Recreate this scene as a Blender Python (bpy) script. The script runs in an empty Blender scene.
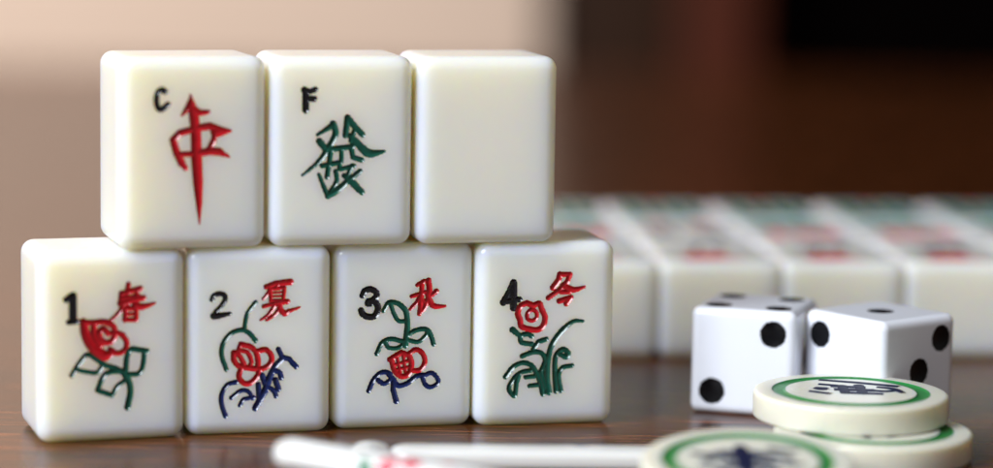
# Mahjong tiles, dice, chips and counting sticks on a polished table. Lengths in millimetres unless noted.
import bpy, math, random
import numpy as np
from mathutils import Vector, Matrix
AMB, KEY, WALLP, EXPO = .21, 18.5, 7.2, 0.0
# engraved strokes of each standing tile, in mm on the tile face: (x, z, width)
GLYPHS = {
 'C': [
  ('letter', [
   ('s',[(-4.77,26.78,1.01),(-5.28,27.15,1.01),(-5.86,26.9,1.01),(-6.25,26.04,1.01),(-6.3,25.04,1.01),(-6.04,24.15,1.01),(-5.54,23.86,1.01),(-4.99,24.14,1.01),(-4.36,24.64,1.01)]),
  ]),
  ('character', [
   ('l',[(-0.54,26.28,0.33),(-0.31,24.5,1.41),(0.11,22.19,1.75),(0.4,19.88,1.83),(0.53,15.51,1.92),(0.77,11.46,1.75),(0.96,7.97,1.17),(1.05,4.36,0.25)]),
   ('l',[(-0.48,25.13,1.08),(-1.12,23.79,1.08),(-1.99,22.79,0.42)]),
   ('l',[(-0.33,24.35,1.08),(0.98,23.19,1.17),(2.5,23.31,0.83)]),
   ('l',[(0.11,20.46,1.17),(-2.36,19.86,1.16),(-3.5,18.72,1.25),(-2.85,16.47,1.33),(-1.98,14.72,1.33),(-1.28,13.78,0.83)]),
   ('l',[(-2.51,16.23,1.0),(0.12,16.27,1.0)]),
   ('l',[(0.55,20.6,1.25),(2.74,20.94,1.34),(4.06,20.46,1.25),(6.32,20.03,0.59)]),
   ('l',[(3.91,19.89,2.09),(5.97,19.95,0.59)]),
   ('l',[(3.91,20.26,1.17),(3.39,18.39,1.09),(2.52,16.78,1.09)]),
   ('l',[(0.56,16.24,1.25),(2.75,16.72,1.42),(4.37,16.58,1.42),(6.1,15.68,0.42)]),
  ]),
 ],
 'F': [
  ('letter', [
   ('l',[(-6.63,26.95,1.25),(-6.38,26.59,1.25),(-6.39,23.53,1.25)]),
   ('l',[(-6.53,26.85,0.97),(-5.5,26.7,0.97),(-4.72,27.04,0.98)]),
   ('l',[(-6.37,25.5,1.07),(-4.9,25.42,1.07)]),
  ]),
  ('character', [
   ('l',[(-4.28,19.3,0.66),(-1.63,20.93,1.14)]),
   ('s',[(-1.63,21.13,1.23),(-1.19,19.55,1.14),(-2.17,17.41,1.14),(-3.98,14.79,0.95),(-6.88,12.35,0.47)]),
   ('l',[(-4.0,18.19,1.23),(-3.0,16.99,1.24)]),
   ('l',[(0.89,22.16,1.24),(0.52,19.14,1.05)]),
   ('l',[(1.02,22.0,1.24),(2.31,20.44,1.14),(3.49,19.25,1.05)]),
   ('l',[(2.05,19.85,0.95),(1.49,18.21,0.95)]),
   ('s',[(1.39,19.03,1.14),(3.01,17.37,1.33),(4.7,16.03,1.53),(7.38,16.34,0.57)]),
   ('l',[(-2.16,16.75,1.05),(1.74,17.22,1.05)]),
   ('l',[(-0.16,16.9,0.86),(-0.12,15.25,0.86),(-0.47,13.6,0.86)]),
   ('l',[(-1.93,16.59,0.95),(-2.24,14.61,0.95),(-2.62,12.04,0.95)]),
   ('l',[(-3.47,13.97,0.95),(-0.24,14.53,0.95)]),
   ('l',[(1.5,17.22,0.95),(1.85,15.4,0.95),(3.37,14.89,0.95)]),
   ('l',[(-0.3,13.34,0.86),(2.04,13.91,0.86)]),
   ('l',[(-4.02,12.49,0.67),(-3.11,10.33,0.86),(-2.43,8.67,0.95)]),
   ('s',[(-2.43,8.74,1.05),(-0.93,9.64,1.14),(0.89,11.21,1.05),(3.12,12.97,0.95)]),
   ('s',[(-1.13,13.02,0.86),(-0.95,11.3,0.86),(-2.1,9.33,0.86)]),
   ('l',[(0.38,12.21,0.95),(2.07,10.76,1.34),(3.49,9.32,1.05)]),
   ('l',[(1.7,13.91,0.86),(0.79,11.77,0.86)]),
  ]),
 ],
 '1': [
  ('digit', [
   ('l',[(-7.76,24.56,1.1),(-6.82,25.17,1.28)]),
   ('l',[(-6.64,25.17,1.42),(-6.62,21.11,1.42)]),
   ('l',[(-7.34,20.74,0.96),(-5.93,20.84,0.96)]),
  ]),
  ('character', [
   ('l',[(2.75,26.87,0.91),(2.53,25.62,0.91)]),
   ('l',[(1.73,25.32,1.05),(4.78,26.09,1.05)]),
   ('l',[(1.66,24.44,0.91),(4.5,24.78,0.91)]),
   ('l',[(1.35,23.58,1.05),(5.33,24.47,1.05)]),
   ('l',[(1.57,25.43,0.91),(1.35,23.47,0.91)]),
   ('l',[(4.23,26.0,0.84),(4.12,24.47,0.84)]),
   ('l',[(2.71,26.48,0.7),(2.7,23.42,0.7)]),
   ('s',[(2.05,23.45,0.98),(1.07,21.95,0.77),(-0.24,20.73,0.42)]),
   ('s',[(3.91,23.27,1.33),(5.11,22.95,1.19),(7.26,23.49,0.49)]),
   ('l',[(2.27,22.67,0.91),(4.12,22.76,0.91),(4.06,20.75,0.91)]),
   ('l',[(2.27,22.67,0.98),(2.16,20.82,0.98)]),
   ('l',[(2.27,21.73,0.7),(4.06,21.76,0.7)]),
   ('l',[(2.16,20.82,0.84),(4.01,20.75,0.84)]),
  ]),
  ('flower', [
   ('s',[(-4.89,20.73,1.37),(-4.47,18.49,1.74),(-3.12,16.14,1.93),(-1.33,14.82,1.84),(-0.19,15.17,1.29)]),
   ('s',[(-4.89,20.6,1.1),(-3.1,20.53,1.1),(-1.48,20.6,1.1),(-0.01,19.96,1.1),(0.54,18.62,1.1),(-0.02,17.33,1.1),(-1.16,17.05,1.1),(-1.97,17.73,1.1),(-2.2,18.79,1.1),(-1.48,19.42,1.1),(-0.67,18.6,1.1)]),
   ('s',[(-3.1,20.33,1.19),(-3.11,18.43,1.19),(-2.07,16.49,1.19)]),
   ('s',[(-0.02,18.58,1.01),(1.45,18.42,1.01),(2.43,17.07,1.01),(2.11,15.6,1.01),(0.79,15.16,1.01),(-0.35,15.86,1.01)]),
   ('l',[(-0.34,20.69,0.64),(1.07,22.15,0.64)]),
  ]),
  ('leaves', [
   ('s',[(-6.87,11.64,0.9),(-5.72,13.49,0.9),(-4.26,15.07,0.91),(-2.8,14.35,0.91),(-1.33,13.24,0.91),(0.46,12.64,0.91),(2.1,11.68,0.91)]),
   ('s',[(-6.31,12.69,0.81),(-4.43,12.19,0.82),(-2.64,11.98,0.82),(-1.66,13.15,0.82)]),
   ('s',[(1.77,12.02,0.91),(-0.52,11.95,0.91),(-1.66,11.02,0.91),(-2.49,9.01,0.91)]),
   ('l',[(-2.49,8.91,0.91),(-0.04,7.97,0.91)]),
   ('s',[(-0.04,7.97,0.82),(0.78,9.42,0.82),(2.1,10.36,0.82)]),
   ('l',[(2.26,11.84,1.0),(2.43,14.14,1.0),(2.76,15.38,1.0),(3.42,15.81,1.0),(5.88,15.32,1.0)]),
   ('s',[(5.45,15.27,0.91),(5.22,13.03,0.91),(4.56,11.57,0.91),(2.76,11.42,0.91)]),
   ('s',[(1.77,12.02,1.18),(2.75,10.33,1.18),(3.08,8.49,1.09),(2.58,5.8,1.19)]),
  ]),
 ],
 '2': [
  ('digit', [
   ('s',[(-8.15,23.74,0.93),(-7.81,24.4,0.93),(-6.91,24.72,0.93),(-6.06,24.44,0.93),(-5.91,23.7,0.93),(-6.46,22.67,0.93),(-7.41,21.66,0.93),(-7.85,20.93,0.93)]),
   ('l',[(-7.85,20.86,1.21),(-7.04,20.89,1.12),(-5.07,21.24,0.7)]),
  ]),
  ('character', [
   ('l',[(1.12,25.73,0.92),(2.78,26.3,1.07),(5.32,26.51,1.21)]),
   ('l',[(3.26,26.22,0.78),(2.89,25.41,0.78)]),
   ('l',[(2.01,25.31,0.71),(1.91,23.36,0.71)]),
   ('l',[(2.01,25.31,0.71),(4.33,25.49,0.71),(4.08,23.36,0.71)]),
   ('l',[(2.08,24.65,0.46),(4.07,24.78,0.46)]),
   ('l',[(2.04,24.03,0.46),(4.03,24.12,0.46)]),
   ('l',[(1.91,23.36,0.57),(4.08,23.41,0.57)]),
   ('s',[(1.79,25.54,0.78),(1.46,24.66,0.71),(0.62,23.66,0.57)]),
   ('l',[(0.7,22.37,0.78),(2.36,22.75,0.78),(4.84,23.12,1.0)]),
   ('s',[(2.8,22.81,0.85),(1.7,21.1,0.71),(0.2,20.02,0.43)]),
   ('s',[(3.69,22.28,0.78),(2.59,20.86,0.71),(1.22,19.96,0.5)]),
   ('s',[(3.24,22.51,0.85),(4.25,21.09,1.14),(5.14,21.47,0.85),(6.93,22.05,0.43)]),
  ]),
  ('stem', [
   ('s',[(-0.66,23.11,0.8),(-2.05,21.24,0.8),(-2.47,19.42,0.8),(-2.53,18.25,0.8)]),
   ('s',[(-0.63,16.44,0.89),(-1.7,17.73,0.89),(-3.03,18.36,0.89),(-4.84,17.81,0.89),(-6.16,16.17,0.89),(-6.48,14.18,0.89),(-5.65,11.56,0.89)]),
  ]),
  ('flower', [
   ('s',[(-3.18,15.87,1.03),(-1.52,15.39,1.03),(-0.52,14.36,1.03),(-0.18,12.68,1.03),(-0.34,11.52,1.03)]),
   ('s',[(-4.43,14.46,1.03),(-4.33,13.13,1.03),(-3.5,12.1,1.03),(-1.84,11.72,1.03),(-0.44,11.52,1.03)]),
   ('s',[(-4.17,14.52,0.93),(-3.34,13.77,0.93),(-2.57,12.34,0.94)]),
   ('s',[(-3.18,15.87,0.84),(-3.44,14.94,0.84),(-2.02,14.4,0.84),(-1.34,12.88,0.84),(-1.67,11.89,0.84)]),
   ('s',[(-0.52,14.53,1.03),(1.14,14.82,1.03),(2.14,13.63,1.03),(1.82,12.3,1.03),(0.49,11.49,1.03),(-0.34,11.62,1.03)]),
   ('s',[(-3.0,11.75,1.03),(-3.49,10.43,1.03),(-2.82,9.24,1.03),(-1.66,9.04,1.03),(-0.5,10.01,1.03),(0.16,11.33,1.03)]),
  ]),
  ('leaf_spray', [
   ('l',[(3.31,14.84,0.98),(3.99,13.48,0.98),(5.16,13.11,0.98),(6.4,11.74,0.98)]),
   ('s',[(4.16,13.31,1.07),(2.83,12.0,1.07),(1.84,10.01,1.25),(0.86,7.36,1.25),(-0.63,4.71,1.16)]),
   ('s',[(2.5,11.17,0.98),(3.5,10.81,0.98),(3.84,9.89,0.98)]),
   ('l',[(2.85,9.48,1.07),(3.36,7.89,1.07)]),
   ('s',[(1.52,8.35,0.89),(2.52,7.65,0.89),(2.93,6.69,0.89)]),
   ('l',[(0.51,10.39,1.07),(1.01,9.03,1.07)]),
   ('l',[(-0.15,8.8,0.98),(0.03,6.37,0.98)]),
   ('s',[(-3.9,9.34,0.89),(-5.46,8.88,0.89),(-6.44,7.23,0.89),(-6.44,5.56,0.89),(-5.77,3.46,0.89)]),
   ('s',[(-4.79,6.62,0.8),(-3.13,7.81,0.8),(-1.81,7.6,0.8),(-1.13,6.41,0.8)]),
   ('s',[(-3.29,5.3,0.8),(-2.63,6.28,0.8),(-0.9,6.57,0.8)]),
  ]),
 ],
 '3': [
  ('digit', [
   ('s',[(-7.5,23.72,1.14),(-7.08,24.49,1.14),(-6.1,24.77,1.14),(-5.15,24.24,1.14),(-5.06,23.44,1.14),(-5.75,22.86,1.14)]),
   ('s',[(-5.75,22.83,0.95),(-6.51,22.72,0.95),(-6.61,22.17,0.95),(-5.96,22.16,0.95)]),
   ('s',[(-5.71,22.83,1.18),(-4.9,22.01,1.18),(-4.78,21.11,1.18),(-5.3,20.07,1.18),(-6.36,19.92,1.18),(-7.39,20.42,1.18),(-7.72,21.06,1.18)]),
  ]),
  ('character', [
   ('l',[(2.18,25.3,0.79),(3.39,25.95,0.94)]),
   ('l',[(1.23,23.36,0.79),(3.64,24.05,0.79)]),
   ('l',[(3.02,25.69,0.94),(2.93,22.54,0.94),(2.64,20.29,0.94)]),
   ('s',[(2.83,23.33,0.94),(2.11,22.22,0.87),(0.98,21.12,0.65)]),
   ('l',[(2.92,23.1,0.79),(3.67,22.02,0.8)]),
   ('l',[(3.8,24.1,0.72),(4.02,23.3,0.72)]),
   ('l',[(5.61,24.15,1.01),(4.66,23.29,0.72)]),
   ('s',[(4.16,26.07,1.08),(4.37,24.2,1.08),(4.03,22.51,1.01),(3.49,21.17,0.8),(2.82,20.39,0.58)]),
   ('s',[(4.2,23.07,1.01),(5.14,21.58,1.09),(7.2,21.49,0.51)]),
  ]),
  ('leaves', [
   ('s',[(-3.77,20.94,0.84),(-2.83,22.33,0.93),(-1.3,22.16,0.93),(0.08,20.95,1.03),(0.48,19.07,1.03),(0.47,17.04,1.03)]),
   ('s',[(-2.49,22.02,0.79),(-1.96,20.49,0.79),(-1.09,19.11,0.8),(0.28,19.01,0.8)]),
   ('s',[(-4.88,13.39,0.89),(-3.95,15.29,0.89),(-2.42,15.93,0.89),(-0.71,15.55,0.89),(0.25,15.35,0.89)]),
   ('s',[(-3.44,15.45,0.79),(-2.74,14.41,0.8),(-1.03,14.37,0.8),(0.32,15.52,0.8)]),
   ('s',[(0.48,16.43,0.89),(2.01,17.34,0.89),(3.9,17.46,0.89),(4.77,16.25,0.89),(5.21,14.81,0.89)]),
   ('s',[(0.66,15.68,0.8),(2.38,15.29,0.8),(3.74,16.28,0.8),(4.08,17.12,0.8)]),
   ('l',[(0.5,17.72,1.12),(0.19,14.74,1.12)]),
  ]),
  ('flower', [
   ('s',[(0.86,13.23,0.95),(2.06,13.94,0.95),(3.27,13.23,0.95),(3.7,11.68,0.95),(2.86,10.35,0.95),(1.59,10.21,0.95)]),
   ('l',[(-2.55,12.31,1.04),(-0.51,13.5,1.05),(0.7,12.96,1.05)]),
   ('s',[(-2.21,12.19,1.04),(-1.67,10.31,1.05),(-0.29,9.25,1.05),(1.01,9.89,1.05),(1.33,11.58,1.05),(0.87,12.89,1.05)]),
   ('l',[(-1.18,12.33,0.67),(-0.57,9.6,0.67)]),
   ('l',[(-0.16,12.81,0.67),(0.33,9.57,0.67)]),
   ('l',[(-1.68,11.33,0.67),(1.12,12.1,0.67)]),
   ('l',[(-1.5,10.41,0.67),(1.24,10.97,0.67)]),
  ]),
  ('vine', [
   ('s',[(-6.25,6.88,0.9),(-5.41,8.79,0.9),(-4.06,10.04,0.9),(-2.69,9.9,0.9),(-2.34,8.87,0.9),(-3.53,8.05,0.9),(-4.56,8.7,0.9)]),
   ('s',[(-2.69,9.66,0.95),(-1.82,8.68,0.95),(-0.95,7.63,0.95),(0.76,8.09,0.95),(2.29,9.24,0.95),(3.56,9.37,0.95)]),
   ('l',[(-1.82,8.41,0.99),(-1.91,6.98,1.0),(-1.33,4.92,1.09)]),
   ('s',[(3.49,9.2,0.86),(4.86,9.74,0.86),(5.91,8.86,0.86),(6.1,7.93,0.86),(4.9,7.21,0.86),(3.86,7.66,0.86),(3.32,8.87,0.86)]),
  ]),
 ],
 '4': [
  ('digit', [
   ('l',[(-6.03,25.57,1.29),(-6.69,24.04,1.29),(-7.81,22.14,1.29)]),
   ('l',[(-6.03,25.57,1.36),(-5.95,21.19,1.36)]),
   ('l',[(-7.81,22.2,1.07),(-4.89,22.64,1.08)]),
  ]),
  ('flower', [
   ('s',[(-3.54,21.98,1.08),(-4.69,21.46,1.08),(-5.19,20.15,1.08),(-4.76,19.01,1.08),(-4.51,17.86,1.08),(-3.23,17.38,1.08),(-1.6,17.16,1.09),(-0.57,17.89,1.09),(-0.25,19.37,1.09),(-0.86,20.75,1.09),(-1.34,21.85,1.08),(-2.38,21.53,1.08),(-3.54,21.98,1.08)]),
   ('s',[(-2.71,20.85,0.8),(-3.46,20.12,0.8),(-3.33,19.09,0.8),(-2.44,18.84,0.8),(-1.76,19.4,0.8),(-1.89,20.38,0.8),(-2.71,20.85,0.8)]),
  ]),
  ('character', [
   ('l',[(2.29,26.92,1.11),(2.08,25.95,1.11),(1.06,24.61,1.11)]),
   ('l',[(2.52,26.92,0.98),(4.15,26.89,0.98),(3.71,25.69,0.98),(2.23,24.13,0.98),(0.28,22.8,0.98)]),
   ('s',[(2.91,24.98,1.11),(4.79,24.15,1.11),(6.76,24.61,0.59)]),
   ('l',[(2.47,23.78,0.85),(4.1,23.75,0.85)]),
   ('l',[(2.27,22.19,1.04),(4.35,22.79,1.04),(3.56,21.71,1.04)]),
  ]),
  ('leaves', [
   ('l',[(-6.08,17.27,1.13),(-4.67,16.15,0.94)]),
   ('s',[(-2.59,16.03,0.94),(-3.29,16.46,0.94),(-4.5,16.15,0.94),(-4.41,15.02,0.94),(-2.56,14.63,0.94)]),
   ('l',[(0.03,15.46,0.95),(-1.35,15.05,0.95),(-2.3,13.7,0.95)]),
   ('s',[(-4.26,12.55,0.94),(-2.36,13.19,0.95),(-0.79,12.98,0.95),(-0.07,11.69,0.95),(-0.9,9.55,0.95)]),
   ('s',[(-7.21,8.93,0.94),(-5.79,10.7,0.94),(-4.07,11.35,0.94),(-2.67,10.9,0.95),(-1.77,9.74,0.95),(-0.86,7.66,0.95),(-0.41,5.65,0.95)]),
   ('s',[(-2.65,9.94,0.9),(-4.38,9.64,0.9),(-5.75,8.48,0.9),(-6.55,6.78,0.9),(-5.52,5.48,0.9),(-5.21,7.6,0.9),(-4.79,9.07,0.9)]),
   ('l',[(-3.57,8.76,0.85),(-1.93,8.89,0.85)]),
   ('l',[(-2.84,7.2,0.85),(-1.38,7.33,0.85)]),
   ('s',[(6.68,18.53,0.57),(4.86,18.5,0.85),(2.8,16.84,1.04),(1.1,14.48,1.04),(0.45,11.75,1.04),(0.34,8.31,1.14),(0.74,5.96,1.14)]),
   ('l',[(-0.01,10.39,0.85),(0.39,5.9,0.85)]),
   ('s',[(1.96,6.14,1.0),(1.72,9.65,1.0),(1.84,12.4,0.99),(3.04,13.57,0.99),(4.1,12.96,1.0),(3.76,12.18,1.0),(2.7,12.65,0.99)]),
   ('s',[(4.81,10.61,0.9),(3.1,10.31,0.9),(2.43,8.95,0.9),(2.9,6.18,0.9)]),
   ('l',[(-0.79,9.38,0.95),(0.09,6.77,0.95)]),
  ]),
 ],
}
MM = 0.001
S = bpy.context.scene
COL = S.collection
TW, TH, TD, TR = 25.0, 32.577, 19.778, 2.25      # tile width, height, depth, edge radius (mm)

# ------------------------------------------------------------------ helpers
def link(o, parent=None):
    COL.objects.link(o)
    if parent is not None:
        o.parent = parent
    return o

def tag(o, label=None, cat=None, group=None, kind=None):
    if label: o['label'] = label
    if cat: o['category'] = cat
    if group: o['group'] = group
    if kind: o['kind'] = kind
    return o

def empty(name, loc, rot=(0, 0, 0)):
    o = bpy.data.objects.new(name, None)
    o.empty_display_size = 0.01
    o.location = [c * MM for c in loc]
    o.rotation_euler = rot
    return link(o)

def mesh_obj(name, V, F, mat, parent=None, smooth=True):
    """V (n,3) in mm, F (m,4) or list of faces"""
    me = bpy.data.meshes.new(name)
    V = np.asarray(V, dtype=np.float64) * MM
    if isinstance(F, np.ndarray):
        n, k = F.shape
        me.vertices.add(len(V)); me.vertices.foreach_set('co', V.astype(np.float32).ravel())
        me.loops.add(n * k); me.loops.foreach_set('vertex_index', F.astype(np.int32).ravel())
        me.polygons.add(n); me.polygons.foreach_set('loop_start', np.arange(0, n * k, k, dtype=np.int32))
    else:
        me.from_pydata([tuple(v) for v in V], [], F)
    me.update(calc_edges=True); me.validate()
    me.polygons.foreach_set('use_smooth', np.full(len(me.polygons), smooth, dtype=bool))
    me.materials.append(mat)
    return link(bpy.data.objects.new(name, me), parent)

def sub_mesh(V, F):
    u, inv = np.unique(F.ravel(), return_inverse=True)
    return V[u], inv.reshape(F.shape)

# ------------------------------------------------------------------ materials
def new_mat(name):
    m = bpy.data.materials.new(name); m.use_nodes = True
    nt = m.node_tree
    return m, nt, nt.nodes['Principled BSDF']

def plain(name, col, rough=0.3, sss=0.0, rad=(1, .6, .35), scale=0.002, spec=0.5, bump=0.0, bscale=300, mottle=0.0, mscale=60, coat=0.0):
    m, nt, b = new_mat(name)
    b.inputs['Base Color'].default_value = (*col, 1)
    b.inputs['Roughness'].default_value = rough
    b.inputs['Specular IOR Level'].default_value = spec
    b.inputs['Coat Weight'].default_value = coat
    b.inputs['Coat Roughness'].default_value = 0.05
    if sss:
        b.inputs['Subsurface Weight'].default_value = sss
        b.inputs['Subsurface Radius'].default_value = rad
        b.inputs['Subsurface Scale'].default_value = scale
    if bump or mottle:
        tc = nt.nodes.new('ShaderNodeTexCoord')
    if bump:
        nz = nt.nodes.new('ShaderNodeTexNoise'); nz.inputs['Scale'].default_value = bscale; nz.inputs['Detail'].default_value = 3
        nt.links.new(tc.outputs['Object'], nz.inputs['Vector'])
        bp = nt.nodes.new('ShaderNodeBump'); bp.inputs['Strength'].default_value = bump; bp.inputs['Distance'].default_value = 0.0002
        nt.links.new(nz.outputs['Fac'], bp.inputs['Height']); nt.links.new(bp.outputs['Normal'], b.inputs['Normal'])
    if mottle:
        nz = nt.nodes.new('ShaderNodeTexNoise'); nz.inputs['Scale'].default_value = mscale; nz.inputs['Detail'].default_value = 4
        nt.links.new(tc.outputs['Object'], nz.inputs['Vector'])
        mx = nt.nodes.new('ShaderNodeMix'); mx.data_type = 'RGBA'
        mx.inputs[6].default_value = (*col, 1); mx.inputs[7].default_value = (*[c * (1 - mottle) for c in col], 1)
        nt.links.new(nz.outputs['Fac'], mx.inputs[0]); nt.links.new(mx.outputs[2], b.inputs['Base Color'])
        mr = nt.nodes.new('ShaderNodeMapRange'); mr.inputs[3].default_value = rough * .85; mr.inputs[4].default_value = rough * 1.2
        nt.links.new(nz.outputs['Fac'], mr.inputs[0]); nt.links.new(mr.outputs[0], b.inputs['Roughness'])
    return m

IVORY = plain('ivory_melamine', (.90, .87, .775), .22, 1.0, (1, .78, .35), .012, .5, .05, 260, .05, 90)
RED = plain('red_enamel', (.56, .008, .016), .2, spec=.5, bump=.2, bscale=1300, mottle=.45, mscale=900)
GREEN = plain('green_enamel', (.004, .095, .062), .19, spec=.55, bump=.2, bscale=1300, mottle=.5, mscale=900)
BLUE = plain('blue_enamel', (.006, .02, .12), .19, spec=.55, bump=.2, bscale=1300, mottle=.5, mscale=900)
BLACK = plain('black_enamel', (.006, .006, .009), .16, spec=.6, bump=.4, bscale=1800)
VERMILION = plain('vermilion_enamel', (.72, .02, .02), .3, spec=.3)
TEAL = plain('teal_enamel', (.012, .24, .17), .25, spec=.4)
DIE = plain('white_dice_plastic', (.86, .885, .975), .17, .3, (1, .9, .8), .0015, .5, .04, 400)
PIP = plain('black_pip_paint', (.004, .004, .005), .22, spec=.2)
CHIP = plain('cream_chip_plastic', (.80, .775, .65), .28, .8, (1, .75, .4), .003, .5, .06, 300, .08, 120)
RING = plain('green_ring_paint', (.012, .27, .05), .28, spec=.5, bump=.4, bscale=900, mottle=.45, mscale=420)
INK = plain('dark_blue_ink', (.004, .008, .04), .5, spec=.15, bump=.4, bscale=900)

# ------------------------------------------------------------------ rounded box with engraved strokes on its -y face
def axis(h, r, step, nr=6):
    k = max(2, int(math.ceil((2 * h - 2 * r) / step)) + 1)
    return np.concatenate([np.linspace(-h, -h + r, nr)[:-1], np.linspace(-h + r, h - r, k), np.linspace(h - r, h, nr)[1:]])

def rbox(hx, hy, hz, r, sx, sy, sz):
    """surface lattice of a rounded box centred on the origin; returns V, F, and a mask of -y face vertices"""
    ax, ay, az = axis(hx, r, sx), axis(hy, r, sy), axis(hz, r, sz)
    nx, ny, nz = len(ax), len(ay), len(az)
    m = np.zeros((nx, ny, nz), bool)
    m[0] = m[-1] = True; m[:, 0] = m[:, -1] = True; m[:, :, 0] = m[:, :, -1] = True
    ids = np.full((nx, ny, nz), -1, np.int64); ids[m] = np.arange(m.sum())
    I, J, K = np.nonzero(m)
    P = np.stack([ax[I], ay[J], az[K]], 1)
    inner = np.clip(P, [-hx + r, -hy + r, -hz + r], [hx - r, hy - r, hz - r])
    dv = P - inner; dv /= np.linalg.norm(dv, axis=1)[:, None]
    V = inner + r * dv
    def quads(a, flip):
        q = np.stack([a[:-1, :-1], a[1:, :-1], a[1:, 1:], a[:-1, 1:]], -1).reshape(-1, 4)
        return q[:, ::-1] if flip else q
    F = [quads(ids[:, 0, :], False), quads(ids[:, -1, :], True), quads(ids[0], True), quads(ids[-1], False),
         quads(ids[:, :, 0], True), quads(ids[:, :, -1], False)]
    nfront = len(F[0])
    return V, np.concatenate(F), (J == 0) & (I > 4) & (I < nx - 5) & (K > 4) & (K < nz - 5), nfront

def spline(pts, mode):
    p = np.array(pts, float)
    if mode == 'l' or len(p) < 3:
        return p
    e = np.vstack([2 * p[0] - p[1], p, 2 * p[-1] - p[-2]])
    out = []
    for i in range(1, len(e) - 2):
        for t in np.linspace(0, 1, 6)[:-1]:
            a, b, c, d = e[i - 1:i + 3]
            out.append(.5 * (2 * b + (c - a) * t + (2 * a - 5 * b + 4 * c - d) * t * t + (3 * b - a - 3 * c + d) * t ** 3))
    out.append(p[-1])
    return np.array(out)

def stroke_field(Q, groups):
    """Q (n,2): returns signed distance to the union of strokes, half width, gradient and the part index"""
    n = len(Q)
    best = np.full(n, 1e9); hw = np.ones(n); gr = np.zeros((n, 2)); gi = np.zeros(n, int)
    for g, (name, strokes) in enumerate(groups):
        for mode, pts in strokes:
            P = spline(pts, mode)
            for a, b in zip(P[:-1], P[1:]):
                ab = b[:2] - a[:2]; L2 = max(1e-9, ab @ ab)
                lo = np.minimum(a[:2], b[:2]) - 1.6; hi = np.maximum(a[:2], b[:2]) + 1.6
                sel = np.nonzero((Q[:, 0] > lo[0]) & (Q[:, 0] < hi[0]) & (Q[:, 1] > lo[1]) & (Q[:, 1] < hi[1]))[0]
                if not len(sel): continue
                t = np.clip(((Q[sel] - a[:2]) @ ab) / L2, 0, 1)
                v = Q[sel] - (a[:2] + t[:, None] * ab)
                dd = np.linalg.norm(v, axis=1); h = .5 * (a[2] + t * (b[2] - a[2]))
                s = dd - h
                up = s < best[sel]
                k = sel[up]
                best[k] = s[up]; hw[k] = h[up]; gi[k] = g
                gr[k] = v[up] / np.maximum(dd[up], 1e-6)[:, None]
    return best, hw, gr, gi

MATS = {'letter': BLACK, 'digit': BLACK, 'character': RED, 'flower': RED, 'leaves': GREEN, 'stem': GREEN, 'leaf_spray': BLUE,
        'vine': BLUE, 'numeral': BLUE, 'red_marks': RED, 'green_marks': GREEN, 'dark_marks': BLACK}

def engraved_tile(groups, step, parent, depth=.36, mats=None, width=TW):
    """tile with its base at z=0, front face at y=0, centred on x; engraved parts become children of the Empty"""
    V, F, front, nf = rbox(width / 2, TD / 2, TH / 2, TR, step, 1.4, step)
    V = V + [0, TD / 2, TH / 2]
    part = np.full(len(F), -1)
    if groups:
        idx = np.nonzero(front)[0]
        Q = V[idx][:, [0, 2]]
        s, h, g, gi = stroke_field(Q, groups)
        snap = np.abs(s) < .5 * step
        Q[snap] -= g[snap] * s[snap][:, None]
        s2, h2, g2, gi2 = stroke_field(Q, groups)
        V[idx, 0] = Q[:, 0]; V[idx, 2] = Q[:, 1]
        ins = (s2 < -1e-4) & ~snap
        q = np.clip((s2 + h2) / h2, 0, 1)
        V[idx[ins], 1] += (np.minimum(depth, .75 * h2) * (1 - q ** 2))[ins]
        C = V[F[:nf]].mean(1)[:, [0, 2]]
        s3, h3, g3, gi3 = stroke_field(C, groups)
        inner = front[F[:nf]].all(1)
        part[:nf] = np.where((s3 < 0) & inner, gi3, -1)
    bv, bf = sub_mesh(V, F[part < 0])
    body = mesh_obj('body' if parent else 'mahjong_tile', bv, bf, IVORY, parent)
    for g, (name, st) in enumerate(groups or []):
        if (part == g).any():
            pv, pf = sub_mesh(V, F[part == g])
            mesh_obj(name, pv, pf, (mats or {}).get(name, MATS[name]), parent)
    return body

# ------------------------------------------------------------------ the seven standing tiles
TILES = [   # face, position, turn, width, label
 ('C', (-51.1956, 461.8707, TH), .3164, 25.28, "ivory tile with a black letter C and a red dagger-like character"),
 ('F', (-26.5541, 468.6674, TH), .2476, 24.83, "ivory tile with a black letter F and a green character"),
 ('Z', (-1.6642, 474.6488, TH), .2456, 24.95, "blank ivory tile with no marking, right end of the top row"),
 ('1', (-64.4469, 458.4043, 0), .3246, 25.07, "ivory tile with black number 1, a red rose and open green leaves"),
 ('2', (-40.3311, 466.0098, 0), .2384, 25.0, "ivory tile with black number 2, a red blossom and a dark blue spray"),
 ('3', (-15.7236, 473.4117, 0), .2522, 24.74, "ivory tile with black number 3, a red cup-like flower and a blue vine"),
 ('4', (8.9925, 477.9825, 0), .2316, 25.0, "ivory tile with black number 4, a round red flower and green grass leaves"),
]
for key, loc, yaw, wid, label in TILES:
    if key == 'Z':
        o = engraved_tile(None, 1.2, None, width=wid)
        o.location = [c * MM for c in loc]; o.rotation_euler = (0, 0, yaw)
    else:
        o = empty('mahjong_tile', loc, (0, 0, yaw))
        engraved_tile(GLYPHS[key], .14, o, mats={'character': GREEN} if key == 'F' else None, width=wid)
    tag(o, label, 'tile', 'mahjong tiles standing in two stacked rows')

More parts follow.
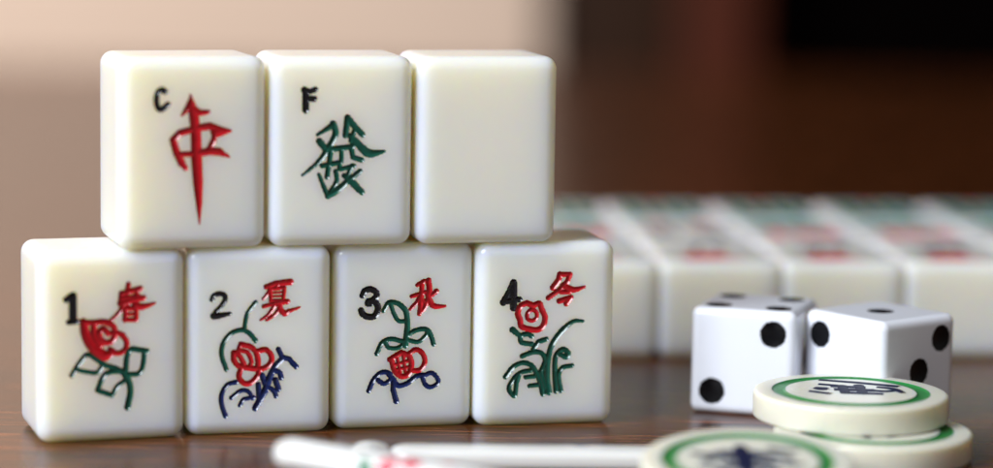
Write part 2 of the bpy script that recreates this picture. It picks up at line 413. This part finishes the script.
# ------------------------------------------------------------------ block of tiles lying face up behind
def ring_stroke(cx, cz, r, w):
    return ('l', [(cx + r * math.cos(a), cz + r * math.sin(a), w) for a in np.linspace(0, 2 * math.pi, 17)])
def bar(x0, z0, x1, z1, w):
    return ('l', [(x0, z0, w), (x1, z1, w)])
def fat(st, k):
    k *= 1.15
    return [(m, [(x, z, w * k) for x, z, w in p]) for m, p in st]
def wan(k):
    num = [bar(-4.5, 27.5 - i * 3.2, 5 - i * .6, 28 - i * 3.2, 1.3) for i in range(1 + k % 3)] + [bar(-1, 28, -2.5, 19.5, 1.2), bar(2.5, 25, 3.5, 20, 1.2)]
    red = [bar(-6, 14, 4, 14.4, 1.5), bar(-3.2, 16, -3.2, 12, 1.2), bar(2, 16, 2, 12, 1.2), bar(-4, 11, 2.6, 11, 1.3), bar(-4, 8.4, 2.6, 8.4, 1.2), bar(-4, 11, -4, 8, 1.2),
           bar(2.6, 11, 2.6, 8, 1.2), bar(-6, 5.6, 3.4, 6, 1.5), bar(-1, 11, -1, 4, 1.3), bar(-5.6, 6, -5.6, 2.9, 1.3), bar(3.4, 6, 6.5, 3.2, 1.3), bar(-3, 3.7, .6, 3.9, 1.2)]
    red = [(m, [(x * .8 - 1.2, 3.4 + (z - 2.7) * .55, w) for x, z, w in p]) for m, p in red]
    num = [(m, [(x, z - 3.5, w) for x, z, w in p]) for m, p in num]
    return [('dark_marks', fat(num, 1.3)), ('red_marks', fat(red, 1.2))]
def dots(k, c):
    red, grn = [], []
    for x in (-6.2 + .5 * c, .4 * k, 6.2 - .6 * k):
        red += [q for z in (6.6, 13.6) for q in (ring_stroke(x, z, 1.8, 1.7), bar(x - .8, z, x + .8, z, 2.0))]
        grn += [ring_stroke(x, 25.5, 2.1, 2.0), bar(x - .5, 25.5, x + .5, 25.5, 2.3)]
        if k: grn += [ring_stroke(x, 19.2, 1.9, 1.0)]
    return [('red_marks', red), ('green_marks', grn)]
def dark_dots():
    g = []
    for x in (-5, 5):
        for z in (8, 16.5, 25):
            g += [ring_stroke(x, z, 2.5, 1.1), bar(x - .6, z, x + .6, z, 1.4)]
    return [('dark_marks', g[:4] + g[6:10]), ('red_marks', g[4:6] + g[10:])]
def bamboo(k):
    g = [bar(x, 4.5 + z, x, 13 + z, 2.0) for x in (-7, -2.4, 2.4, 7) for z in (0, 12.5)] + [bar(x - 1.2, 8.7 + z, x + 1.2, 8.7 + z, 1.2) for x in (-7, -2.4, 2.4, 7) for z in (0, 12.5)]
    r = [bar(0, 26.5, 0, 29.6, 2.6)]
    return [('green_marks', fat(g, 1.45)), ('red_marks', r)]
BX, BY, BYAW = 32.772, 546.874, .0939
jit = random.Random(4)
ROWN = ['front', 'middle', 'rear']
ONCE = {}
COLN = {-2: 'leftmost, behind the blank tile', -1: 'second from left', 0: 'third from left', 1: 'fourth from left',
        2: 'fifth from left', 3: 'rightmost'}
def flat_tile(kind, groups, lx, ly, label, key):
    c, s = math.cos(BYAW), math.sin(BYAW)
    root = empty('mahjong_tile', (BX + c * lx - s * ly, BY + s * lx + c * ly, TD), (-math.pi / 2, 0, BYAW + jit.uniform(-.012, .012)))
    if key in ONCE:
        for ch in ONCE[key].children:
            d = ch.copy(); COL.objects.link(d); d.parent = root
    else:
        engraved_tile(groups, .45, root, depth=.3, mats={'green_marks': TEAL, 'red_marks': VERMILION}); ONCE[key] = root
    tag(root, label, 'tile', 'mahjong tiles lying face up in the blurred block')
for ci in range(-2, 4):
    for ri in range(3):
        if ci == -2 and ri == 0: continue          # wholly hidden behind the standing tiles
        if ci == 3 and ri == 0: continue           # wholly outside the frame
        if ri == 0:   kind, g = 'red characters', wan(ci); key = ('w', ci % 3)
        elif ri == 1 and ci == 0: kind, g = 'dark round dots', dark_dots(); key = ('dd',)
        elif ri == 1: kind, g = 'red and green dots', dots(ci % 2, ci); key = ('d', ci)
        else:         kind, g = 'green bamboo bars', bamboo(ci); key = ('b',)
        flat_tile(kind, g, 25.1 * (ci + .5) + jit.uniform(-.15, .15), ri * (TH + .15) + jit.uniform(-.1, .1),
                  f"blurred flat tile with {kind}, {ROWN[ri]} row, {COLN[ci]}", key)

# ------------------------------------------------------------------ dice
PIPS = {1: [(0, 0)], 2: [(-1, 1), (1, -1)], 3: [(-1, 1), (0, 0), (1, -1)], 4: [(-1, -1), (1, 1), (-1, 1), (1, -1)],
        5: [(-1, -1), (1, 1), (-1, 1), (1, -1), (0, 0)], 6: [(-1, -1), (1, 1), (-1, 1), (1, -1), (-1, 0), (1, 0)]}
def make_die(loc, yaw, a, e, faces, mirror, label):
    """faces: dict axis name -> number; pips pressed in as shallow bowls, one mesh per pip"""
    root = empty('die', loc, (0, 0, yaw))
    h = a / 2; st = .22; pr = 2.4
    V, F, fr, nf = rbox(h, h, h, 1.55, st, st, st)
    part = np.full(len(F), -1); npip = 0
    FC = V[F].mean(1)
    for (ax_i, sg), num in faces.items():
        oth = [i for i in range(3) if i != ax_i]
        pts = PIPS[num]
        if (ax_i, sg) in mirror: pts = [(-x, y) for x, y in pts]
        onv = V[:, ax_i] * sg > h - .01
        onf = FC[:, ax_i] * sg > h - .01
        for (px, py) in pts:
            c = np.array([px * e, py * e])
            d = V[:, oth] - c; rr = np.linalg.norm(d, axis=1)
            sn = onv & (np.abs(rr - pr) < .5 * st)
            for j, o_ in enumerate(oth):
                V[sn, o_] = c[j] + d[sn, j] * pr / rr[sn]
            ins = onv & (rr < pr) & ~sn
            V[ins, ax_i] -= sg * .32 * (1 - (rr[ins] / pr) ** 2)
            fd = np.linalg.norm(V[F].mean(1)[:, oth] - c, axis=1)
            part[onf & (fd < pr)] = npip; npip += 1
    V = V + [0, 0, h]
    bv, bf = sub_mesh(V, F[part < 0]); mesh_obj('body', bv, bf, DIE, root)
    for k in range(npip):
        pv, pf = sub_mesh(V, F[part == k]); mesh_obj('pip', pv, pf, PIP, root)
    tag(root, label, 'die', 'pair of white dice')
# axis faces: (1,-1) = local front, (2,1) = top, (0,1) = right, (0,-1) = left, (1,1) = back
make_die((47.66, 499.13, 0), -.3172, 19.35, 5.52, {(1, -1): 2, (2, 1): 4, (0, 1): 1, (0, -1): 6, (1, 1): 5}, {(1, -1)},
         'white die with four pips on top and two on its front, left of the pair')
make_die((69.45, 491.45, 0), -.8807, 19.3, 5.55, {(1, -1): 2, (2, 1): 1, (0, 1): 3, (0, -1): 4, (1, 1): 5}, {(0, 1)},
         'white die with a single pip on top and one corner turned forward')

# ------------------------------------------------------------------ round chips
def lathe(prof, n=96, close=False):
    P = np.array(prof, float); m = len(P)
    an = np.linspace(0, 2 * math.pi, n, endpoint=False)
    V = np.stack([P[:, 0][:, None] * np.cos(an), P[:, 0][:, None] * np.sin(an), np.repeat(P[:, 1][:, None], n, 1)], -1).reshape(-1, 3)
    F = []
    for i in range(m - 1):
        for j in range(n):
            k = (j + 1) % n
            F.append((i * n + j, i * n + k, (i + 1) * n + k, (i + 1) * n + j))
    return V, np.array(F)

def beads(strokes, z, rise=.12):
    """brush strokes as low rounded ridges lying on the plane z"""
    V, F = [], []
    for si, (mode, pts) in enumerate(strokes):
        P = spline(pts, mode); b = len(V); k = 7
        for i, p in enumerate(P):
            t = P[min(i + 1, len(P) - 1)][:2] - P[max(i - 1, 0)][:2]; t = t / max(1e-6, np.linalg.norm(t)); nn = np.array([-t[1], t[0]])
            for j in range(k):
                q = -1 + 2 * j / (k - 1)
                V.append((p[0] + nn[0] * q * p[2] / 2, p[1] + nn[1] * q * p[2] / 2, z - .02 + (rise + .004 * si) * (1 - q * q)))
        for i in range(len(P) - 1):
            for j in range(k - 1):
                F.append((b + i * k + j, b + (i + 1) * k + j, b + (i + 1) * k + j + 1, b + i * k + j + 1))
    return np.array(V), np.array(F)

def make_chip(loc, rot, R, T, strokes, label):
    root = empty('game_chip', loc, rot)
    f = .7
    prof = [(0.001, 0), (R - f, 0)]
    prof += [(R - f + f * math.sin(a), f - f * math.cos(a)) for a in np.linspace(0, math.pi / 2, 6)[1:]]
    prof += [(R, T * .5)]
    prof += [(R - f + f * math.cos(a), T - f + f * math.sin(a)) for a in np.linspace(0, math.pi / 2, 6)]
    ro, ri, dp = .81 * R, .67 * R, .35
    n1 = len(prof)
    groove = [((ro + ri) / 2 + (ro - ri) / 2 * math.cos(a), T - dp * math.sin(a)) for a in np.linspace(0, math.pi, 9)]
    V1, F1 = lathe(prof + [(ro, T)])
    V2, F2 = lathe([(ri, T), (ri * .5, T), (0.001, T)])
    V = np.vstack([V1, V2]); F = np.vstack([F1, F2 + len(V1)])
    mesh_obj('body', V, F, CHIP, root).data.shade_smooth()
    V, F = lathe(groove); mesh_obj('ring', V, F, RING, root)
    V, F = beads([(m, [(x * 1.15, y * 1.1, w * 1.35) for x, y, w in p]) for m, p in strokes], T); mesh_obj('character', V, F, INK, root)
    tag(root, label, 'game chip', 'round cream game chips with green rings')
CH1 = [('l', [(-3.7, 9.2, 1.4), (2, 7.2, 1.7), (7.8, 4.4, 1.6)]), ('s', [(-5, 2.4, 1.6), (-4, 1.6, 2.6), (-3.2, 1.2, 1.4)]), ('l', [(-2.6, 3.8, 1.6), (2.6, 3.2, 1.8)]),
       ('l', [(-2.4, 1.2, 2.0), (3.6, .8, 2.2)]), ('l', [(-1.6, -1.4, 1.8), (4.6, -2, 1.6)]), ('l', [(-.8, 4.6, 1.5), (-1, -2.2, 1.5)]), ('l', [(1.8, 5.2, 1.5), (1.6, -2.6, 1.5)]),
       ('s', [(3, 1, 1.6), (5.2, .2, 1.4), (7.2, 1.2, .8)])]
CH2 = [('l', [(-.6, 6.6, 1.6), (-.4, 0, 2.4), (-.6, -7, 1.2)]), ('s', [(-.5, 4, 1.6), (-3, 2.4, 1.8), (-6, -.5, 1.2)]), ('s', [(-.3, 4, 1.6), (2.6, 2.2, 1.8), (6.2, .2, 1.2)]),
       ('l', [(-4.6, 2.2, 1.5), (-2.4, 3.8, 1.5)]), ('l', [(-4, -2.4, 1.8), (4, -2, 1.8)]), ('l', [(-3, .8, 1.6), (3.4, 1, 1.6)]), ('s', [(-3.4, -4, 1.5), (0, -3.4, 1.6), (4.5, -5.5, 1.2)])]
CH1 += [('l', [(-6.2, -.6, 1.2), (-3.2, -2.6, 1.3)]), ('s', [(4.4, 3.6, 1.2), (6.6, 2.4, 1.4), (7.8, -1.2, .9)]), ('l', [(-4.2, 5.4, 1.2), (-1.4, 4.4, 1.3)])]
CH2 += [('l', [(-7.4, 3.2, 1.2), (-4.6, 1.6, 1.3)]), ('s', [(3.2, 5.6, 1.2), (5.2, 4.4, 1.4), (7.2, 4.2, .9)]), ('s', [(-6.8, -3, 1.2), (-4.6, -4.6, 1.4), (-4.2, -6.6, .9)]), ('l', [(5, -.8, 1.2), (7.4, -2.6, 1.2)])]
CT = 4.7
make_chip((64.0, 457.2, 0), (0, 0, .4), 16.7, CT, CH2, 'cream chip lying on the table, mostly covered by another chip')
make_chip((61.2, 465.8, CT), (0, 0, 0), 16.7, CT, CH1, 'cream chip with a green ring resting on another chip, in front of the dice')
make_chip((39.8, 422.4, 1.8), (math.radians(6.2), math.radians(-.6), 0), 16.7, CT, CH2, 'foremost cream chip with a green ring, tilted towards the viewer')

# ------------------------------------------------------------------ counting sticks
def stick_mesh(L, Wd, T, r, nseg=14):
    """flat bar along +x from x=0, round ends, softly rounded edges"""
    R = Wd / 2
    out = [(R - R * math.sin(a), R * math.cos(a)) for a in np.linspace(0, math.pi, nseg)]                # left end, from +y to -y
    out = out + [(L * t, -R) for t in (.25, .5, .75)] + [(L - R + R * math.sin(a), -R * math.cos(a)) for a in np.linspace(0, math.pi, nseg)] + [(L * t, R) for t in (.75, .5, .25)]
    O = np.array(out); n = len(O)
    core = np.stack([np.clip(O[:, 0], R, L - R), np.zeros(n)], 1)
    dirv = O - core
    layers = [(1 - r / R + (r / R) * math.sin(a), r - r * math.cos(a)) for a in np.linspace(0, math.pi / 2, 7)] + [(1 - r / R + (r / R) * math.cos(a), T - r + r * math.sin(a)) for a in np.linspace(0, math.pi / 2, 7)]
    layers = [(.02, -.0)] + layers + [(.5, T + .12), (.02, T + .16)]
    V = np.vstack([np.column_stack([core + dirv * k, np.full(n, z)]) for k, z in layers])
    F = [(i * n + j, i * n + (j + 1) % n, (i + 1) * n + (j + 1) % n, (i + 1) * n + j) for i in range(len(layers) - 1) for j in range(n)]
    return V, np.array(F)

def painted_stick_mat(name, spots):
    m = plain(name, (.78, .77, .74), .25, .45, (1, .8, .5), .002, .5, .05, 300)
    nt = m.node_tree; b = nt.nodes['Principled BSDF']
    tc = nt.nodes.new('ShaderNodeTexCoord'); nz = nt.nodes.new('ShaderNodeTexNoise'); nz.inputs['Scale'].default_value = 900
    nt.links.new(tc.outputs['Object'], nz.inputs['Vector'])
    prev = None
    for (x, y, z, rad, col) in spots:
        d = nt.nodes.new('ShaderNodeVectorMath'); d.operation = 'DISTANCE'; d.inputs[1].default_value = (x * MM, y * MM, z * MM)
        nt.links.new(tc.outputs['Object'], d.inputs[0])
        w = nt.nodes.new('ShaderNodeMath'); w.operation = 'MULTIPLY_ADD'; w.inputs[1].default_value = .0016; w.inputs[2].default_value = -.0008
        nt.links.new(nz.outputs['Fac'], w.inputs[0])
        a = nt.nodes.new('ShaderNodeMath'); a.operation = 'ADD'; nt.links.new(d.outputs['Value'], a.inputs[0]); nt.links.new(w.outputs[0], a.inputs[1])
        mr = nt.nodes.new('ShaderNodeMapRange'); mr.inputs[1].default_value = rad * MM * .85; mr.inputs[2].default_value = rad * MM * 1.05
        mr.inputs[3].default_value = 1; mr.inputs[4].default_value = 0
        nt.links.new(a.outputs[0], mr.inputs[0])
        mx = nt.nodes.new('ShaderNodeMix'); mx.data_type = 'RGBA'
        mx.inputs[6].default_value = (.78, .77, .74, 1); mx.inputs[7].default_value = (*col, 1)
        if prev is not None: nt.links.new(prev, mx.inputs[6])
        nt.links.new(mr.outputs[0], mx.inputs[0]); prev = mx.outputs[2]
    nt.links.new(prev, b.inputs['Base Color'])
    return m
G_, R_, B_ = (.01, .16, .06), (.65, .02, .06), (.05, .12, .35)
def stick(loc, rot, L, W_, T, r, mat, label):
    V, F = stick_mesh(L, W_, T, r)
    o = mesh_obj('counting_stick', V, F, mat)
    o.location = [c * MM for c in loc]; o.rotation_euler = rot
    tag(o, label, 'counting stick', 'white counting sticks in the foreground')
stick((-16.9, 443.4, 0), (0, 0, .035), 63, 7.0, 3.1, 1.1, painted_stick_mat('stick_blue_dot', [(31.5, 2.6, 3.1, 1.5, B_)]),
      'white stick with a faint blue spot, lying left of the foremost chip')
stick((-20.7, 446.8, 0), (0, 0, math.radians(-80)), 64, 6.6, 3.5, 1.5, plain('stick_plain', (.78, .77, .74), .25, .45, (1, .8, .5), .002),
      'white stick showing only its rounded end between two others')
stick((-34.1, 423.6, 4.2), (0, math.radians(3.3), math.radians(-22.5)), 84, 7.2, 4.3, 2.1,
      painted_stick_mat('stick_flowers', [(17, -3, 2.6, 1.5, G_), (20.5, -2.6, 3.2, 1.7, R_), (24, -1.5, 3.4, 1.9, R_), (29.5, .2, 3.5, 1.5, R_), (36.5, 2.6, 3.4, 1.7, R_)]),
      'foremost white stick with painted green and red flowers, raised over the others')

# ------------------------------------------------------------------ table
def wood():
    m, nt, b = new_mat('dark_polished_wood')
    tc = nt.nodes.new('ShaderNodeTexCoord'); mp = nt.nodes.new('ShaderNodeMapping')
    mp.inputs['Rotation'].default_value = (0, 0, math.radians(-62)); mp.inputs['Scale'].default_value = (42, 620, 60)
    nt.links.new(tc.outputs['Object'], mp.inputs['Vector'])
    n1 = nt.nodes.new('ShaderNodeTexNoise'); n1.inputs['Scale'].default_value = 1.0; n1.inputs['Detail'].default_value = 6; n1.inputs['Roughness'].default_value = .65
    n1.inputs['Distortion'].default_value = .6
    nt.links.new(mp.outputs[0], n1.inputs['Vector'])
    n2 = nt.nodes.new('ShaderNodeTexNoise'); n2.inputs['Scale'].default_value = 9; n2.inputs['Detail'].default_value = 3
    nt.links.new(tc.outputs['Object'], n2.inputs['Vector'])
    r = nt.nodes.new('ShaderNodeValToRGB')
    e = r.color_ramp.elements
    e[0].position = .36; e[0].color = (.016, .0045, .0014, 1); e[1].position = .66; e[1].color = (.30, .082, .019, 1)
    x = e.new(.52); x.color = (.092, .026, .0064, 1)
    nt.links.new(n1.outputs['Fac'], r.inputs[0])
    mx = nt.nodes.new('ShaderNodeMix'); mx.data_type = 'RGBA'; mx.blend_type = 'MULTIPLY'; mx.inputs[0].default_value = .35
    nt.links.new(r.outputs[0], mx.inputs[6]); nt.links.new(n2.outputs['Fac'], mx.inputs[7])
    nt.links.new(mx.outputs[2], b.inputs['Base Color'])
    mr = nt.nodes.new('ShaderNodeMapRange'); mr.inputs[3].default_value = .19; mr.inputs[4].default_value = .33
    nt.links.new(n1.outputs['Fac'], mr.inputs[0]); nt.links.new(mr.outputs[0], b.inputs['Roughness'])
    b.inputs['Specular IOR Level'].default_value = .32
    bm_ = nt.nodes.new('ShaderNodeBump'); bm_.inputs['Strength'].default_value = .12; bm_.inputs['Distance'].default_value = .0002
    n3 = nt.nodes.new('ShaderNodeTexNoise'); n3.inputs['Scale'].default_value = 2200; n3.inputs['Detail'].default_value = 2
    nt.links.new(tc.outputs['Object'], n3.inputs['Vector'])
    ad = nt.nodes.new('ShaderNodeMath'); ad.operation = 'MULTIPLY_ADD'; ad.inputs[1].default_value = .35
    nt.links.new(n3.outputs['Fac'], ad.inputs[0]); nt.links.new(n1.outputs['Fac'], ad.inputs[2])
    nt.links.new(ad.outputs[0], bm_.inputs['Height']); nt.links.new(bm_.outputs[0], b.inputs['Normal'])
    return m
def slab(name, x0, x1, y0, y1, z0, z1, r, mat, parent=None):
    V, F, _, _ = rbox((x1 - x0) / 2, (y1 - y0) / 2, (z1 - z0) / 2, r, 1e4, 1e4, 1e4)
    return mesh_obj(name, V + [(x0 + x1) / 2, (y0 + y1) / 2, (z0 + z1) / 2], F, mat, parent)
tag(slab('table', -700, 700, 60, 1340, -28, 0, 3, wood()), kind='structure')

# ------------------------------------------------------------------ blurred backdrop behind the table
def plaster():
    return plain('beige_plaster', (.66, .51, .41), .8, bump=.3, bscale=60, mottle=.08, mscale=5)
wl = slab('wall', -2200, 28, 1700, 1800, -700, 1900, 4, plaster())
tag(wl, 'pale beige wall, blurred, behind the standing tiles', 'wall')
def under(o, root):
    o.location = -root.location; return o
brown = plain('brown_wood', (.030, .0105, .0032), .5, spec=.2, bump=.2, bscale=40, mottle=.3, mscale=9)
redb = plain('reddish_wood', (.085, .017, .0065), .5, spec=.2, bump=.2, bscale=40, mottle=.3, mscale=9)
pn = empty('wooden_door', (28, 1700, -700))
under(slab('door_panel', 28.5, 112, 1715, 1755, -700, 1900, 4, brown, pn), pn)
under(slab('door_stile', 112.5, 158, 1705, 1760, -700, 1900, 4, redb, pn), pn)
tag(pn, 'brown wooden door, blurred, right of the beige wall', 'door')
dk = empty('dark_cabinet', (700, 1740, -700))
blk = plain('black_stained_wood', (.0015, .001, .001), .9, spec=.0, bump=.2, bscale=40)
under(slab('cabinet_body', 159, 2200, 1770, 2000, -700, 1900, 4, blk, dk), dk)
under(slab('cabinet_door', 210, 1200, 1752, 1769, -640, 1840, 4, blk, dk), dk)
tag(dk, 'nearly black cabinet, blurred, at the right of the background', 'cabinet')

# ------------------------------------------------------------------ light
w = bpy.data.worlds.new('World'); S.world = w; w.use_nodes = True
bg = w.node_tree.nodes['Background']; bg.inputs[0].default_value = (.92, .85, .79, 1); bg.inputs[1].default_value = AMB
def area(name, loc, target, sx, sy, power, col):
    L = bpy.data.lights.new(name, 'AREA'); L.shape = 'RECTANGLE'; L.size = sx; L.size_y = sy; L.energy = power; L.color = col
    o = bpy.data.objects.new(name, L); o.location = loc
    o.rotation_euler = (Vector(target) - Vector(loc)).to_track_quat('-Z', 'Y').to_euler()
    return link(o)
area('window_light', (-.64, -.06, .62), (0, .48, .03), .48, .55, KEY, (.87, .925, 1.0))
area('added_wall_fill', (-.8, .9, 1.0), (-.5, 1.7, .42), .6, .6, WALLP, (1.0, .93, .87)).data.spread = math.radians(85)  # unseen area lamp, added to brighten the beige wall and its reflection

# ------------------------------------------------------------------ camera
cam = bpy.data.cameras.new('camera'); co = bpy.data.objects.new('camera', cam); link(co)
cam.sensor_width = 36; cam.lens = 2759.22 / 993 * 36
cam.clip_start = .01; cam.clip_end = 50
co.location = (0, 0, 97.294 * MM)
co.rotation_euler = (Matrix.Rotation(math.pi / 2 - .13174, 3, 'X') @ Matrix.Rotation(.01647, 3, 'Z')).to_euler()
cam.dof.use_dof = True; cam.dof.focus_distance = .480; cam.dof.aperture_fstop = 5.1; cam.dof.aperture_blades = 0
S.camera = co
S.render.engine = 'CYCLES'
S.render.resolution_x, S.render.resolution_y = 1024, 483
S.view_settings.view_transform = 'Standard'; S.view_settings.look = 'None'; S.view_settings.exposure = EXPO; S.view_settings.gamma = 1
